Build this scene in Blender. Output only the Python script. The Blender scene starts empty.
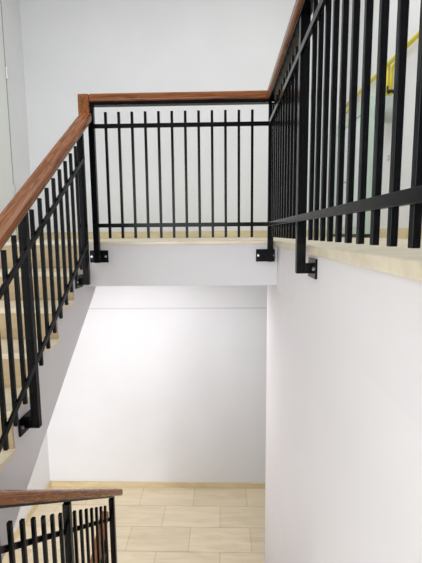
import bpy, bmesh, math, random
from mathutils import Vector, Matrix
random.seed(4)
scene = bpy.context.scene
C = scene.collection
S = 0.87            # survey units -> metres
LEV = -0.055        # landing floor, measured from the eye
RI, GO = 0.192, 0.28
def P(x, y, z): return Vector((x*S, y*S, (z-LEV)*S))

# ------------------------------------------------------------------ materials
def mat(name, col, rough=0.5, metal=0.0, spec=0.5):
    m = bpy.data.materials.new(name); m.use_nodes = True
    b = m.node_tree.nodes['Principled BSDF']
    b.inputs['Base Color'].default_value = (*col, 1); b.inputs['Roughness'].default_value = rough
    b.inputs['Metallic'].default_value = metal; b.inputs['Specular IOR Level'].default_value = spec
    return m, m.node_tree, b
def node(nt, t, **kw):
    n = nt.nodes.new(t)
    for k, v in kw.items():
        if k in n.inputs.keys(): n.inputs[k].default_value = v
        else: setattr(n, k, v)
    return n
def objco(nt, scale=(1,1,1), loc=(0,0,0)):
    tc = node(nt, 'ShaderNodeTexCoord'); mp = node(nt, 'ShaderNodeMapping')
    mp.inputs['Scale'].default_value = scale; mp.inputs['Location'].default_value = loc
    nt.links.new(tc.outputs['Object'], mp.inputs['Vector']); return mp.outputs['Vector']
def ramp(nt, fac, stops):
    r = node(nt, 'ShaderNodeValToRGB')
    while len(r.color_ramp.elements) < len(stops): r.color_ramp.elements.new(0.5)
    for e, (p, c) in zip(r.color_ramp.elements, stops): e.position = p; e.color = (*c, 1)
    nt.links.new(fac, r.inputs['Fac']); return r.outputs['Color']
def bump(nt, b, height, strength, dist=0.002):
    bp = node(nt, 'ShaderNodeBump', Strength=strength, Distance=dist)
    nt.links.new(height, bp.inputs['Height']); nt.links.new(bp.outputs['Normal'], b.inputs['Normal'])

def plaster(name, c, rough=0.75):
    m, nt, b = mat(name, c, rough, spec=0.3)
    v = objco(nt)
    n = node(nt, 'ShaderNodeTexNoise', Scale=1.7, Detail=3.0); nt.links.new(v, n.inputs['Vector'])
    d = tuple(x*0.965 for x in c)
    nt.links.new(ramp(nt, n.outputs['Fac'], [(0.35, d), (0.65, c)]), b.inputs['Base Color'])
    n2 = node(nt, 'ShaderNodeTexNoise', Scale=160.0, Detail=2.0); nt.links.new(v, n2.inputs['Vector'])
    bump(nt, b, n2.outputs['Fac'], 0.12, 0.001)
    return m
def stone(name, light, dark, rough=0.35, stretch=(3, 14, 14), tiles=None):
    m, nt, b = mat(name, light, rough)
    v = objco(nt, stretch)
    n = node(nt, 'ShaderNodeTexNoise', Scale=1.0, Detail=6.0, Roughness=0.62, Distortion=0.6); nt.links.new(v, n.inputs['Vector'])
    col = ramp(nt, n.outputs['Fac'], [(0.3, dark), (0.55, light), (0.8, tuple(min(1, x*1.06) for x in light))])
    if tiles:
        w, h, ox, oy = tiles
        ge = node(nt, 'ShaderNodeNewGeometry'); mp = node(nt, 'ShaderNodeMapping'); mp.inputs['Location'].default_value = (ox, oy, 0)
        nt.links.new(ge.outputs['Position'], mp.inputs['Vector']); tv = mp.outputs['Vector']
        br = node(nt, 'ShaderNodeTexBrick', Scale=1.0)
        br.inputs['Brick Width'].default_value = w; br.inputs['Row Height'].default_value = h
        br.inputs['Mortar Size'].default_value = 0.0028; br.inputs['Mortar Smooth'].default_value = 0.3
        br.offset = 0.5; br.offset_frequency = 2
        br.inputs['Color1'].default_value = (1,1,1,1); br.inputs['Color2'].default_value = (0.9,0.89,0.87,1)
        br.inputs['Mortar'].default_value = (0.62,0.56,0.46,1); br.inputs['Bias'].default_value = -0.1
        nt.links.new(tv, br.inputs['Vector'])
        mx = node(nt, 'ShaderNodeMix', data_type='RGBA', blend_type='MULTIPLY'); mx.inputs[0].default_value = 1
        nt.links.new(col, mx.inputs[6]); nt.links.new(br.outputs['Color'], mx.inputs[7]); col = mx.outputs[2]
        bump(nt, b, br.outputs['Fac'], -0.3, 0.002)
    nt.links.new(col, b.inputs['Base Color'])
    return m
def wood(name, light, dark, stretch, rough=0.24, tilt=0.0):
    m, nt, b = mat(name, light, rough, spec=0.3)
    tc = node(nt, 'ShaderNodeTexCoord'); m1 = node(nt, 'ShaderNodeMapping'); m1.inputs['Rotation'].default_value = (-tilt, 0, 0)
    m2 = node(nt, 'ShaderNodeMapping'); m2.inputs['Scale'].default_value = stretch
    nt.links.new(tc.outputs['Object'], m1.inputs['Vector']); nt.links.new(m1.outputs['Vector'], m2.inputs['Vector']); v = m2.outputs['Vector']
    n = node(nt, 'ShaderNodeTexNoise', Scale=1.0, Detail=6.0, Roughness=0.65, Distortion=1.2); nt.links.new(v, n.inputs['Vector'])
    nt.links.new(ramp(nt, n.outputs['Fac'], [(0.3, dark), (0.52, light), (0.75, tuple(x*1.25 for x in light))]), b.inputs['Base Color'])
    r = node(nt, 'ShaderNodeMapRange'); r.inputs['To Min'].default_value = rough-0.06; r.inputs['To Max'].default_value = rough+0.12
    nt.links.new(n.outputs['Fac'], r.inputs['Value']); nt.links.new(r.outputs['Result'], b.inputs['Roughness'])
    bump(nt, b, n.outputs['Fac'], 0.08, 0.001)
    return m
def painted(name, c, rough, metal=0.0, spec=0.5):
    m, nt, b = mat(name, c, rough, metal, spec)
    v = objco(nt); n = node(nt, 'ShaderNodeTexNoise', Scale=60.0, Detail=2.0); nt.links.new(v, n.inputs['Vector'])
    r = node(nt, 'ShaderNodeMapRange'); r.inputs['To Min'].default_value = max(0.02, rough-0.07); r.inputs['To Max'].default_value = rough+0.07
    nt.links.new(n.outputs['Fac'], r.inputs['Value']); nt.links.new(r.outputs['Result'], b.inputs['Roughness'])
    return m

M = {}
M['wall'] = plaster('white_plaster', (0.81, 0.81, 0.825))
M['wallR'] = plaster('warm_white_plaster', (0.77, 0.742, 0.745))
M['ceil'] = plaster('ceiling_plaster', (0.82, 0.82, 0.81))
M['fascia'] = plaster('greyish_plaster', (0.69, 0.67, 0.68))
M['tile'] = stone('travertine_tiles', (0.83, 0.72, 0.52), (0.72, 0.61, 0.42), 0.4, (2.2, 16, 6), (0.615, 0.3205, 0.34, 0.1105))
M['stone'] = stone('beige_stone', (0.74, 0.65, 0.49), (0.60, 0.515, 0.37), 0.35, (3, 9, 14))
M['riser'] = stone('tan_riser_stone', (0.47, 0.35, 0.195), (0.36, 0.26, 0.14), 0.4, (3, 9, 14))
M['skirt'] = stone('beige_skirting_stone', (0.72, 0.60, 0.37), (0.60, 0.485, 0.28), 0.35, (3, 9, 12))
M['woodx'] = wood('handrail_wood_across', (0.225, 0.075, 0.021), (0.068, 0.020, 0.007), (3.5, 50, 50))
for nm, tl in (('woody', 0.0), ('woodup', math.atan(.6836)), ('wooddown', -math.atan(.6959))): M[nm] = wood('handrail_' + nm, (0.225, 0.075, 0.021), (0.068, 0.020, 0.007), (50, 3.5, 50), 0.24, tl)
M['steel'] = painted('black_painted_steel', (0.0022, 0.0024, 0.0032), 0.22, 0.0, 0.13)
M['zinc'] = painted('zinc_bolt', (0.62, 0.62, 0.62), 0.3, 1.0)
M['yellow'] = painted('yellow_gas_pipe_paint', (0.72, 0.60, 0.02), 0.4)
M['meter'] = painted('pale_grey_meter_paint', (0.45, 0.50, 0.46), 0.5)
M['black'] = painted('black_plastic', (0.012, 0.012, 0.012), 0.4)
M['mint'] = painted('pale_green_paint', (0.56, 0.68, 0.59), 0.45)
M['panel'] = painted('bluish_white_panel', (0.74, 0.80, 0.82), 0.3)
M['door'] = painted('white_door_paint', (0.78, 0.80, 0.77), 0.45)
M['gap'] = painted('grey_joint', (0.32, 0.33, 0.32), 0.7)
M['frame'] = painted('white_window_frame', (0.8, 0.8, 0.8), 0.4)
g, nt, b = mat('window_glass', (1,1,1), 0.02); b.inputs['Transmission Weight'].default_value = 1; b.inputs['IOR'].default_value = 1.1
M['glass'] = g

# ------------------------------------------------------------------ mesh helpers
class MB:
    def __init__(s): s.bm = bmesh.new()
    def poly(s, pts, quads):
        v = [s.bm.verts.new(p) for p in pts]
        for q in quads: s.bm.faces.new([v[i] for i in q])
    def box(s, x0, x1, y0, y1, z0, z1):
        p = [P(x, y, z) for z in (z0, z1) for y in (y0, y1) for x in (x0, x1)]
        s.poly(p, [(0,2,3,1),(4,5,7,6),(0,1,5,4),(2,6,7,3),(0,4,6,2),(1,3,7,5)]); return s
    def prism_x(s, yz, x0, x1):          # outline in the y-z plane pushed along x
        n = len(yz); p = [P(x0, y, z) for y, z in yz] + [P(x1, y, z) for y, z in yz]
        s.poly(p, [tuple(range(n))[::-1], tuple(range(n, 2*n))] + [(i, (i+1) % n, n+(i+1) % n, n+i) for i in range(n)]); return s
    def prism_z(s, xy, z0, z1):
        n = len(xy); p = [P(x, y, z0) for x, y in xy] + [P(x, y, z1) for x, y in xy]
        s.poly(p, [tuple(range(n))[::-1], tuple(range(n, 2*n))] + [(i, (i+1) % n, n+(i+1) % n, n+i) for i in range(n)]); return s
    def rake(s, xc, w, y0, y1, z0, z1, h):  # bar running in y from (y0,z0) to (y1,z1) (top line), plumb cut
        return s.prism_x([(y0, z0-h), (y1, z1-h), (y1, z1), (y0, z0)], xc-w/2, xc+w/2)
    def cyl(s, a, b, r, n=10):
        a, b = Vector(a), Vector(b); d = (b-a).normalized()
        u = d.orthogonal().normalized(); w = d.cross(u)
        ring = lambda c: [c+(u*math.cos(t)+w*math.sin(t))*r for t in [2*math.pi*i/n for i in range(n)]]
        s.poly(ring(a)+ring(b), [tuple(range(n))[::-1], tuple(range(n, 2*n))] + [(i, (i+1) % n, n+(i+1) % n, n+i) for i in range(n)]); return s
    def tube(s, pts, r, n=10):             # bent pipe through points (already metres)
        pts = [Vector(p) for p in pts]; rings = []; u = None
        for i, p in enumerate(pts):
            d = (pts[min(i+1, len(pts)-1)]-pts[max(i-1, 0)]).normalized()
            u = d.orthogonal().normalized() if u is None else (u-d*u.dot(d)).normalized()
            w = d.cross(u); rings.append([s.bm.verts.new(p+(u*math.cos(t)+w*math.sin(t))*r) for t in [2*math.pi*k/n for k in range(n)]])
        for A, B in zip(rings, rings[1:]):
            for k in range(n): s.bm.faces.new([A[k], A[(k+1) % n], B[(k+1) % n], B[k]])
        s.bm.faces.new(rings[0][::-1]); s.bm.faces.new(rings[-1]); return s
    def build(s, name, m, parent=None, bevel=0, seg=2, smooth=False):
        bmesh.ops.recalc_face_normals(s.bm, faces=s.bm.faces)
        base = Vector((0,0,0))
        if parent is not None:
            q = parent
            while q is not None: base += q.location; q = q.parent
            org = base
        else:
            xs = [v.co for v in s.bm.verts]
            org = Vector((sum(c.x for c in xs)/len(xs), sum(c.y for c in xs)/len(xs), min(c.z for c in xs)))
        for v in s.bm.verts: v.co -= org
        me = bpy.data.meshes.new(name); s.bm.to_mesh(me); s.bm.free(); me.materials.append(m)
        o = bpy.data.objects.new(name, me); C.objects.link(o)
        if parent is not None: o.parent = parent
        else: o.location = org
        if smooth:
            for f in me.polygons: f.use_smooth = True
        if bevel:
            md = o.modifiers.new('bevel', 'BEVEL'); md.width = bevel; md.segments = seg; md.limit_method = 'ANGLE'; md.harden_normals = False
        return o
def struct(o): o['kind'] = 'structure'; return o
def tag(o, label, cat, group=None):
    o['label'] = label; o['category'] = cat
    if group: o['group'] = group
    return o
def thing(name, label, cat, loc, group=None):
    o = bpy.data.objects.new(name, None); C.objects.link(o); o.location = loc; o.empty_display_size = 0.1
    return tag(o, label, cat, group)
def clone(o, dx, dy, dz, parent):         # a copy of a part (and its own pieces), shifted in survey units
    c = o.copy(); C.objects.link(c); c.parent = parent
    c.location = o.location + Vector((dx*S, dy*S, dz*S))
    for ch in o.children:
        d = ch.copy(); C.objects.link(d); d.parent = c
    return c

# ------------------------------------------------------------------ the setting
YB, XL, XR, XW = 5.04, -2.43, 0.405, 1.47    # back wall, left wall, well wall, corridor wall
YF0 = -1.3                                   # wall behind the viewer
ZG = LEV - 18*RI                             # lower floor
ZM = LEV - 9*RI                              # half landing
ZC = 3.15
YE = 2.866                                   # landing edge
XS = -1.0                                  # side of the upper flight
YS = 3.15                                    # edge of the lower floor above the next flight down

struct(MB().box(XL-.2, XW+.2, YB, YB+.2, ZG-2.2, ZC).build('wall_back', M['wall']))
struct(MB().box(XL-.2, XL, YF0-.2, YB, ZG-2.2, ZC).build('wall_left', M['wall']))
struct(MB().box(XW, XW+.2, YF0-.2, YB, ZG-2.2, ZC).build('wall_right', M['wall']))
struct(MB().box(XR, XR+.25, YF0, 3.47, ZG-.1, LEV-.340).build('wall_well', M['wallR']))
struct(MB().box(XL-.2, XW+.2, YF0-.2, YB+.2, ZC, ZC+.15).build('ceiling', M['ceil']))
# wall behind the viewer with a tall window over the half landing
W0, W1, WB, WT = -2.05, 0.15, -1.2, 1.2
V0, V1 = ZG+.1, ZM-.38
w = MB(); w.box(XL, W0, YF0-.2, YF0, ZG-2.2, ZC); w.box(W1, XW, YF0-.2, YF0, ZG-2.2, ZC)
w.box(W0, W1, YF0-.2, YF0, V1, WB); w.box(W0, W1, YF0-.2, YF0, ZG-2.2, V0); w.box(W0, W1, YF0-.2, YF0, WT, ZC)
struct(w.build('wall_front', M['wall']))
wf = MB()
for x in (W0, (W0+W1)/2-.03, W1-.06): wf.box(x, x+.06, YF0-.13, YF0-.07, WB, WT)
for z in (WB, 0.2, WT-.06): wf.box(W0, W1, YF0-.13, YF0-.07, z, z+.06)
wo = struct(wf.build('window_1', M['frame']))
gl = MB().box(W0, W1, YF0-.104, YF0-.098, WB, WT).build('pane', M['glass'], wo)

wf = MB()  # unseen lower window, added so light reaches the far lower wall
for x in (W0, (W0+W1)/2-.03, W1-.06): wf.box(x, x+.06, YF0-.13, YF0-.07, V0, V1)
for z in (V0, V1-.06): wf.box(W0, W1, YF0-.13, YF0-.07, z, z+.06)
wo = struct(wf.build('added_window', M['frame']))
MB().box(W0, W1, YF0-.104, YF0-.098, V0, V1).build('pane', M['glass'], wo)

# upper floor: landing and corridor with their stone paving
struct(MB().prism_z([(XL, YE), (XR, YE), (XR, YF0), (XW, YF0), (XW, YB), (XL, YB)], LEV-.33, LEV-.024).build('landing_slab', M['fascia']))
o = MB().prism_z([(XL, YE-.02), (XR, YE-.02), (XR, YF0), (XW, YF0), (XW, YB), (XL, YB)], LEV-.024, LEV).build('floor_landing', M['stone'], None, 0.003)
struct(o)
struct(MB().box(XR-.026, XR, YF0, YE-.02, LEV-.040, LEV).build('trim_2', M['stone'], None, 0.004))
struct(MB().box(XR-.0015, XR+.04, YF0, YE, LEV-.345, LEV-.025).build('wall_well_head', M['wallR']))
struct(MB().box(XL, XR, YF0, 0.61, ZM-.28, ZM-.0).build('floor_half_landing', M['stone']))
struct(MB().prism_z([(XW, YF0), (XW, YB), (XL, YB), (XL, YS), (-1.07, YS), (-1.07, YF0)], ZG-.2, ZG).build('floor', M['tile']))
struct(MB().box(XL, XW, YF0, YB, ZG-2.2, ZG-2.05).build('floor_basement', M['tile']))

BH = 0.085
struct(MB().box(XL, XW, YB-.016, YB, LEV, LEV+BH).build('baseboard_back', M['skirt'], None, 0.002))
struct(MB().box(XL, XL+.016, YE+.3, 4.62, LEV, LEV+BH).build('baseboard_left', M['skirt'], None, 0.002))
struct(MB().box(XW-.016, XW, YF0, 3.82, LEV, LEV+BH).build('baseboard_right', M['skirt'], None, 0.002))
struct(MB().box(XL, XW, YB-.018, YB, ZG, ZG+.075).build('baseboard_back_lower', M['skirt'], None, 0.002))
struct(MB().box(XL, XL+.018, YS, YB-.018, ZG, ZG+.075).build('baseboard_left_lower', M['skirt'], None, 0.002))
struct(MB().box(XL, XW, YB-.004, YB, -0.985, -0.968).build('wall_line', M['fascia']))  # thin grey line across the lower back wall

# white door leaf at the end of the left wall
d = MB().box(XL, XL+.02, 3.55, 4.56, LEV, ZC-.02).build('door_1', M['door'], None, 0.003); struct(d)
MB().box(XL, XL+.012, 4.565, 4.59, LEV, ZC-.02).build('jamb', M['gap'], d)
for z in (0.52, 1.80):
    MB().cyl(P(XL+.026, 4.568, z-.06), P(XL+.026, 4.568, z+.06), .012, 10).build('hinge', M['zinc'], d)

# ------------------------------------------------------------------ stair flights
def flight(label, xs0, xs1, y_top, z_top, n, sgn, side_out, group=None):
    """n risers; nosings step from y_top towards sgn*y while going down; stone treads over a plastered body"""
    root = thing('stair_flight', label, 'stairs', P((xs0+xs1)/2, y_top+sgn*GO*(n-1), z_top-n*RI), group)
    Y = lambda k: y_top + sgn*GO*k
    out = []
    for k in range(n):
        out.append((Y(k), z_top-k*RI-.03)); out.append((Y(k), z_top-(k+1)*RI-.03))
    out[-1] = (Y(n-1), z_top-n*RI)
    under = [(Y(n-1), z_top-.345-.71*(GO*(n-1)+.21)), (y_top-sgn*.21, z_top-.345)]
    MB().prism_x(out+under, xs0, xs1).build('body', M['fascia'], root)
    a, b = xs0-side_out[0], xs1+side_out[1]
    first = None
    for k in range(1, n):
        z = z_top-k*RI
        ys = sorted((Y(k)+sgn*.02, Y(k-1)))
        if first is None:
            first = MB().box(a, b, ys[0], ys[1], z-.032, z).build('tread', M['stone'], root, 0.004)
        else: clone(first, 0, sgn*GO*(k-1), -RI*(k-1), root)
    fr = None
    for k in range(n):
        z1 = z_top-k*RI-.032; z0 = z_top-(k+1)*RI
        ys = sorted((Y(k), Y(k)+sgn*.014))
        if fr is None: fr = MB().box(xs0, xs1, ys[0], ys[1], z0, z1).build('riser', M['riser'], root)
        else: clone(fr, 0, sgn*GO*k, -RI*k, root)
    return root
flight('beige stone stairs rising on the left to the upper landing', XL+.006, XS, YE-.006, LEV, 9, -1, (0, .009))
flight('beige stone stairs going down to the tiled floor along the white wall', -0.82, XR-.006, 1.06, ZM, 9, 1, (.02, 0))
flight('beige stone stairs going down to the basement under the left stairs', XL+.006, -1.09, YS, ZG, 9, -1, (0, .009))

# ------------------------------------------------------------------ railings
PW, PD = .040, .034        # post section
BS = .0178                 # baluster section
RH = .028                  # rails
HW, HH = .076, .052        # wooden handrail

def bolt(parent, p, axis):
    a = Vector(p); MB().cyl(a, a+Vector(axis)*.007, .0075, 6).build('bolt', M['zinc'], parent)

# --- front railing across the landing edge
YR, XRR = 2.796, 0.345
ft = thing('stair_railing', 'black steel railing with wooden handrail straight across the landing edge', 'railing', P(-.28, YR, LEV-.1))
ZT = 0.95
hand = MB().box(-.938+HW/2-.001, XRR+HW/2, YR-HW/2, YR+HW/2, ZT-HH, ZT)
ho = hand.build('handrail', M['woodx'], ft, 0.011, 3)
dr = MB().box(-.938-HW/2, -.938+HW/2, YR-HW/2-.001, YR+HW/2, .80, ZT-.001)
dr.build('handrail_return', M['woody'], ft, 0.008, 3)
MB().box(-.93, XRR, YR-.024, YR+.024, ZT-HH-.022, ZT-HH).build('flat_bar', M['steel'], ft)
MB().box(-.898, XRR, YR-.024, YR-.010, .7385-RH/2, .7385+RH/2).build('top_rail', M['steel'], ft, 0.0015)
MB().box(-.898, XRR, YR-.024, YR-.010, .0608-RH/2, .0608+RH/2).build('bottom_rail', M['steel'], ft, 0.0015)
b0 = MB().box(-.798-BS/2, -.798+BS/2, YR-.010, YR-.010+BS, -.030, .835).build('baluster', M['steel'], ft, 0.0015)
for i in range(1, 12): clone(b0, .092*i, 0, 0, ft)
def front_post(x, cx):
    p = MB().box(x-PW/2, x+PW/2, YR-PD/2, YR+PD/2, -.205, ZT-HH-.022); p.box(x-.018, x+.018, YR+PD/2-.001, YE-.010, -.205, -.150)
    p = p.build('post', M['steel'], ft, 0.002)
    pl = MB().box(cx-.068, cx+.068, YE-.011, YE-.001, -.208, -.118).build('bracket_plate', M['steel'], p, 0.0015)
    for dx in (-.053, .053): bolt(pl, P(cx+dx, YE-.011, -.163), (0,-1,0))
front_post(-.898, -.905); front_post(XRR, .318)

# --- right railing along the corridor
rt = thing('stair_railing', 'tall black steel railing of the upper corridor on top of the right wall', 'railing', P(XRR, .9, LEV-.1))
Y0 = -1.2
MB().box(XRR-HW/2, XRR+HW/2, Y0, YR-HW/2, ZT-HH, ZT).build('handrail', M['woody'], rt, 0.011, 3)
MB().box(XRR-.024, XRR+.024, Y0, YR-.0245, ZT-HH-.022, ZT-HH).build('flat_bar', M['steel'], rt)
for nm, z in (('top_rail', .7385), ('bottom_rail', .0608)):
    MB().box(XRR-.021, XRR-.007, Y0, YR-.025, z-RH/2, z+RH/2).build(nm, M['steel'], rt, 0.0015)
ys = [1.543-.092*i for i in range(10)] + [1.72+.0886*i for i in range(1, 12)] + [.5-.092*i for i in range(1, 10)]
b0 = None
for y in ys:
    if b0 is None: b0 = MB().box(XRR-.007, XRR+.0095, y-.0082, y+.0082, -.030, .835).build('baluster', M['steel'], rt, 0.0015)
    else: clone(b0, 0, y-ys[0], 0, rt)
def side_post(par, x, y, zb, zt, xw, ztop_cut=None):
    s = 1 if xw > x else -1
    p = MB().box(x-PW/2, x+PW/2, y-PD/2, y+PD/2, zb, zt)
    a, c = sorted((x+s*(PW/2-.001), xw-s*.011)); p.box(a, c, y-.017, y+.017, zb, zb+.045)
    p = p.build('post', M['steel'], par, 0.002)
    a, c = sorted((xw-s*.011, xw-s*.001))
    pl = MB().box(a, c, y-.068, y+.068, zb-.02, zb+.066).build('bracket_plate', M['steel'], p, 0.0015)
    for dy in (-.05, .05): bolt(pl, P(xw-s*.011, y+dy, zb+.023), (-s,0,0))
    return p
p0 = side_post(rt, XRR, 1.72, -.178, ZT-HH-.022, XR)
side_post(rt, XRR, .53, -.178, ZT-HH-.022, XR); side_post(rt, XRR, -.52, -.178, ZT-HH-.022, XR)

# --- raking railings beside the flights
def raking(label, X, sl, zoff, yref, y0, y1, hy0, hy1, posts, slots, xw, zh, zt, zr, zbr, zb, hx=0, hw=HW, group=None):
    t = thing('stair_railing', label, 'railing', P(X, (y0+y1)/2, zb+sl*((y0+y1)/2-yref)+zoff), group)
    L = lambda y, z: z+sl*(y-yref)+zoff
    hv = HH*math.sqrt(1+sl*sl)
    MB().rake(X+hx, hw, hy0, hy1, L(hy0, zh), L(hy1, zh), hv).build('handrail', M['woodup' if sl > 0 else 'wooddown'], t, 0.013, 3)
    MB().rake(X+hx*.5, .036, y0, y1, L(y0, zh)-hv, L(y1, zh)-hv, .012).build('flat_bar', M['steel'], t)
    s = -1 if xw > X else 1
    xc = X+s*.0145
    for nm, z in (('top_rail', zr), ('bottom_rail', zbr)):
        MB().rake(xc, .013, y0, y1, L(y0, z)+RH*.6, L(y1, z)+RH*.6, RH*1.2).build(nm, M['steel'], t, 0.0015)
    bb = None
    for y in slots:
        if bb is None:
            y00 = y; bb = MB().box(*sorted((xc-s*.007, xc-s*(.007+BS))), y-BS/2, y+BS/2, L(y, zb), L(y, zt)).build('baluster', M['steel'], t, 0.0015)
        else: clone(bb, 0, y-y00, sl*(y-y00), t)
    for y, zpost in posts: side_post(t, X, y, L(y, zpost), L(y, zh)-hv-.02, xw)
    return t
yl = lambda i: 1.9377+.092*i
raking('black steel railing descending towards the viewer beside the left stairs', -.940, .6836, 0, 2.8, 0.62, 2.69, 0.58, 2.756,
       [(yl(8), -.262), (yl(-1), -.312), (yl(-10), -.29)], [yl(i) for i in range(-12, 8) if i not in (-1, -10)], XS, .856, .7144, .5874, .018, -.0857, .018, .086)
yo = lambda i: 2.0786+.092*i
raking('black railing with short visible tops in the bottom left corner, sloping to the tiled floor', -.872, -.6959, 0, 2.8, 1.05, 2.82, 1.0, 3.0,
       [(2.80, -3.14), (yo(-1), -3.14), (yo(-9), -3.14)], [yo(i) for i in range(-10, 7) if i not in (-1, -9)], -.82, -1.9699, -2.1098, -2.2276, -2.85, -2.91)
raking('railing of the basement stairs glimpsed behind the lowest balusters', -1.03, .6836, -18*RI, 2.8, 1.2, 3.06, 1.15, 3.10,
       [(3.04, -.265), (2.15, -.265), (1.32, -.265)], [3.04-.092*i for i in range(1, 19) if i != 9 and i != 18], -1.09, .8665, .7144, .5874, -.0204, -.0857)

# ------------------------------------------------------------------ corridor wall fittings
gp = thing('gas_pipe', 'yellow gas pipe running along the corridor wall behind the right railing', 'pipe', P(XW-.04, 3.6, 1.0))
zp = lambda y: 1.42+(y-3.5)*.015
xp = XW-.04
MB().tube([P(xp, y, zp(y)) for y in (0.2, 2, 3.5, 4.2, 4.93)], .0155, 12).build('main_pipe', M['yellow'], gp, smooth=True)
MB().tube([P(xp, 3.58, zp(3.58)), P(xp, 3.58, 1.10)], .015, 12).build('drop_pipe', M['yellow'], gp, smooth=True)
MB().tube([P(xp, 3.38, zp(3.38)), P(xp, 3.385, 1.385), P(xp, 3.40, 1.37), P(xp, 3.46, 1.365), P(xp, 3.485, 1.35), P(xp, 3.495, 1.32), P(xp, 3.495, 1.10)], .011, 12).build('drop_pipe', M['yellow'], gp, smooth=True)
MB().tube([P(xp, 4.46, zp(4.46)), P(xp, 4.46, 1.264)], .017, 12).build('drop_pipe', M['yellow'], gp, smooth=True)
MB().tube([P(xp, 4.46, 1.36), P(xp, 4.9, 1.36)], .012, 12).build('branch_pipe', M['yellow'], gp, smooth=True)
v = MB().cyl(P(xp-.025, 3.495, 1.17), P(xp+.018, 3.495, 1.17), .015, 12); v.box(xp-.035, xp-.024, 3.488, 3.502, 1.165, 1.215)
v.build('valve', M['black'], gp)
gm = thing('gas_meter', 'small pale grey gas meter under the yellow pipe drops', 'gas meter', P(xp, 3.5, .93))
mb = MB(); n = 14
prof = [(3.37, 1.10), (3.37, 1.0)] + [(3.495-.125*math.cos(a), 1.0-.075*math.sin(a)) for a in [math.pi*i/8 for i in range(1, 8)]] + [(3.62, 1.0), (3.62, 1.10)]
mb.prism_x(prof, XW-.13, XW-.0005).build('meter_case', M['meter'], gm, 0.006)
MB().box(XW-.137, XW-.128, 3.43, 3.56, 1.02, 1.07).build('dial', M['panel'], gm, 0.002)

uc = thing('utility_cabinet', 'low pale green cabinet against the corridor wall under the yellow pipe', 'cabinet', P(XW-.05, 4.4, LEV))
f = MB(); cy0, cy1, ct = 3.84, 5.0, 1.262
f.box(XW-.10, XW-.001, cy0, cy0+.16, LEV+.035, ct); f.box(XW-.10, XW-.001, cy1-.13, cy1, LEV+.035, ct)
f.box(XW-.10, XW-.001, cy0+.16, cy1-.13, ct-.12, ct); f.box(XW-.10, XW-.001, cy0+.16, cy1-.13, LEV+.035, LEV+.10)
f.build('frame', M['mint'], uc, 0.003)
MB().box(XW-.09, XW-.001, cy0, cy1, LEV, LEV+.035).build('plinth', M['black'], uc)
for ya, yb in ((cy0+.165, 4.43), (4.44, cy1-.135)):
    dd = MB().box(XW-.092, XW-.03, ya, yb, LEV+.105, ct-.125).build('door', M['panel'], uc, 0.002)
    yh = 4.40 if ya < 4.3 else 4.47
    MB().cyl(P(XW-.108, yh, .55), P(XW-.09, yh, .55), .012, 10).build('knob', M['zinc'], dd)
so = thing('wall_socket', 'small grey wall socket beyond the right railing', 'socket', P(XW-.01, 3.55, .6))
MB().box(XW-.008, XW-.0005, 3.55, 3.59, .62, .665).build('cover', M['meter'], so, 0.002)
MB().cyl(P(XW-.009, 3.57, .642), P(XW-.007, 3.57, .642), .008, 12).build('insert', M['panel'], so)

# ------------------------------------------------------------------ camera
pt, yw, rl = (math.radians(a) for a in (7.0448, 1.6085, -0.495))
fw = Vector((-math.sin(yw)*math.cos(pt), math.cos(yw)*math.cos(pt), -math.sin(pt)))
r0 = Vector((math.cos(yw), math.sin(yw), 0)); u0 = r0.cross(fw)
r1 = r0*math.cos(rl)+u0*math.sin(rl); u1 = -r0*math.sin(rl)+u0*math.cos(rl)
cd = bpy.data.cameras.new('camera'); cam = bpy.data.objects.new('camera', cd); C.objects.link(cam)
mw = Matrix((r1, u1, -fw)).transposed().to_4x4(); mw.translation = P(0, 0, 0); cam.matrix_world = mw
cd.sensor_fit = 'VERTICAL'; cd.sensor_height = 36; cd.lens = 390.16/563*36; cd.clip_start = 0.02
scene.camera = cam

# ------------------------------------------------------------------ light
wd = bpy.data.worlds.new('sky'); scene.world = wd; wd.use_nodes = True
bg = wd.node_tree.nodes['Background']; bg.inputs['Color'].default_value = (0.80, 0.90, 1.0, 1); bg.inputs['Strength'].default_value = 1.0
def area(name, loc, rot, sx, sy, power, col):
    l = bpy.data.lights.new(name, 'AREA'); l.shape = 'RECTANGLE'; l.size = sx*S; l.size_y = sy*S; l.energy = power; l.color = col
    o = bpy.data.objects.new(name, l); C.objects.link(o); o.location = P(*loc); o.rotation_euler = rot; return o
area('window_daylight', ((W0+W1)/2, YF0+.02, (WB+WT)/2), (math.radians(90), 0, 0), W1-W0, WT-WB, 62, (0.93, 0.97, 1.0))
area('lower_wall_fill', ((W0+W1)/2, YF0+.02, (V0+V1)/2), (math.radians(90), 0, 0), W1-W0, V1-V0, 128, (0.96, 0.97, 1.0))  # added fill at the added window, evens out the far lower wall
area('stair_fill', (-.5, 2.2, ZC-.05), (0, 0, 0), 1.2, 1.2, 28, (.92, .975, 1))  # added overhead fill for the upper walls, no fixture
area('corridor_fill', (1.0, 2.6, ZC-.05), (0, 0, 0), .5, 2.0, 15, (1, .98, .95))  # added light without a fixture, lifts the corridor and left wall
area('under_landing_fill', (-1.0, 3.8, LEV-.345), (0, 0, 0), 2.0, .8, 24, (.98, .97, 1))  # added panel of light under the slab, brightens the lower space

vs = scene.view_settings
vs.view_transform = 'Standard'; vs.look = 'None'; vs.exposure = 0.0; vs.gamma = 1.0; vs.use_curve_mapping = False
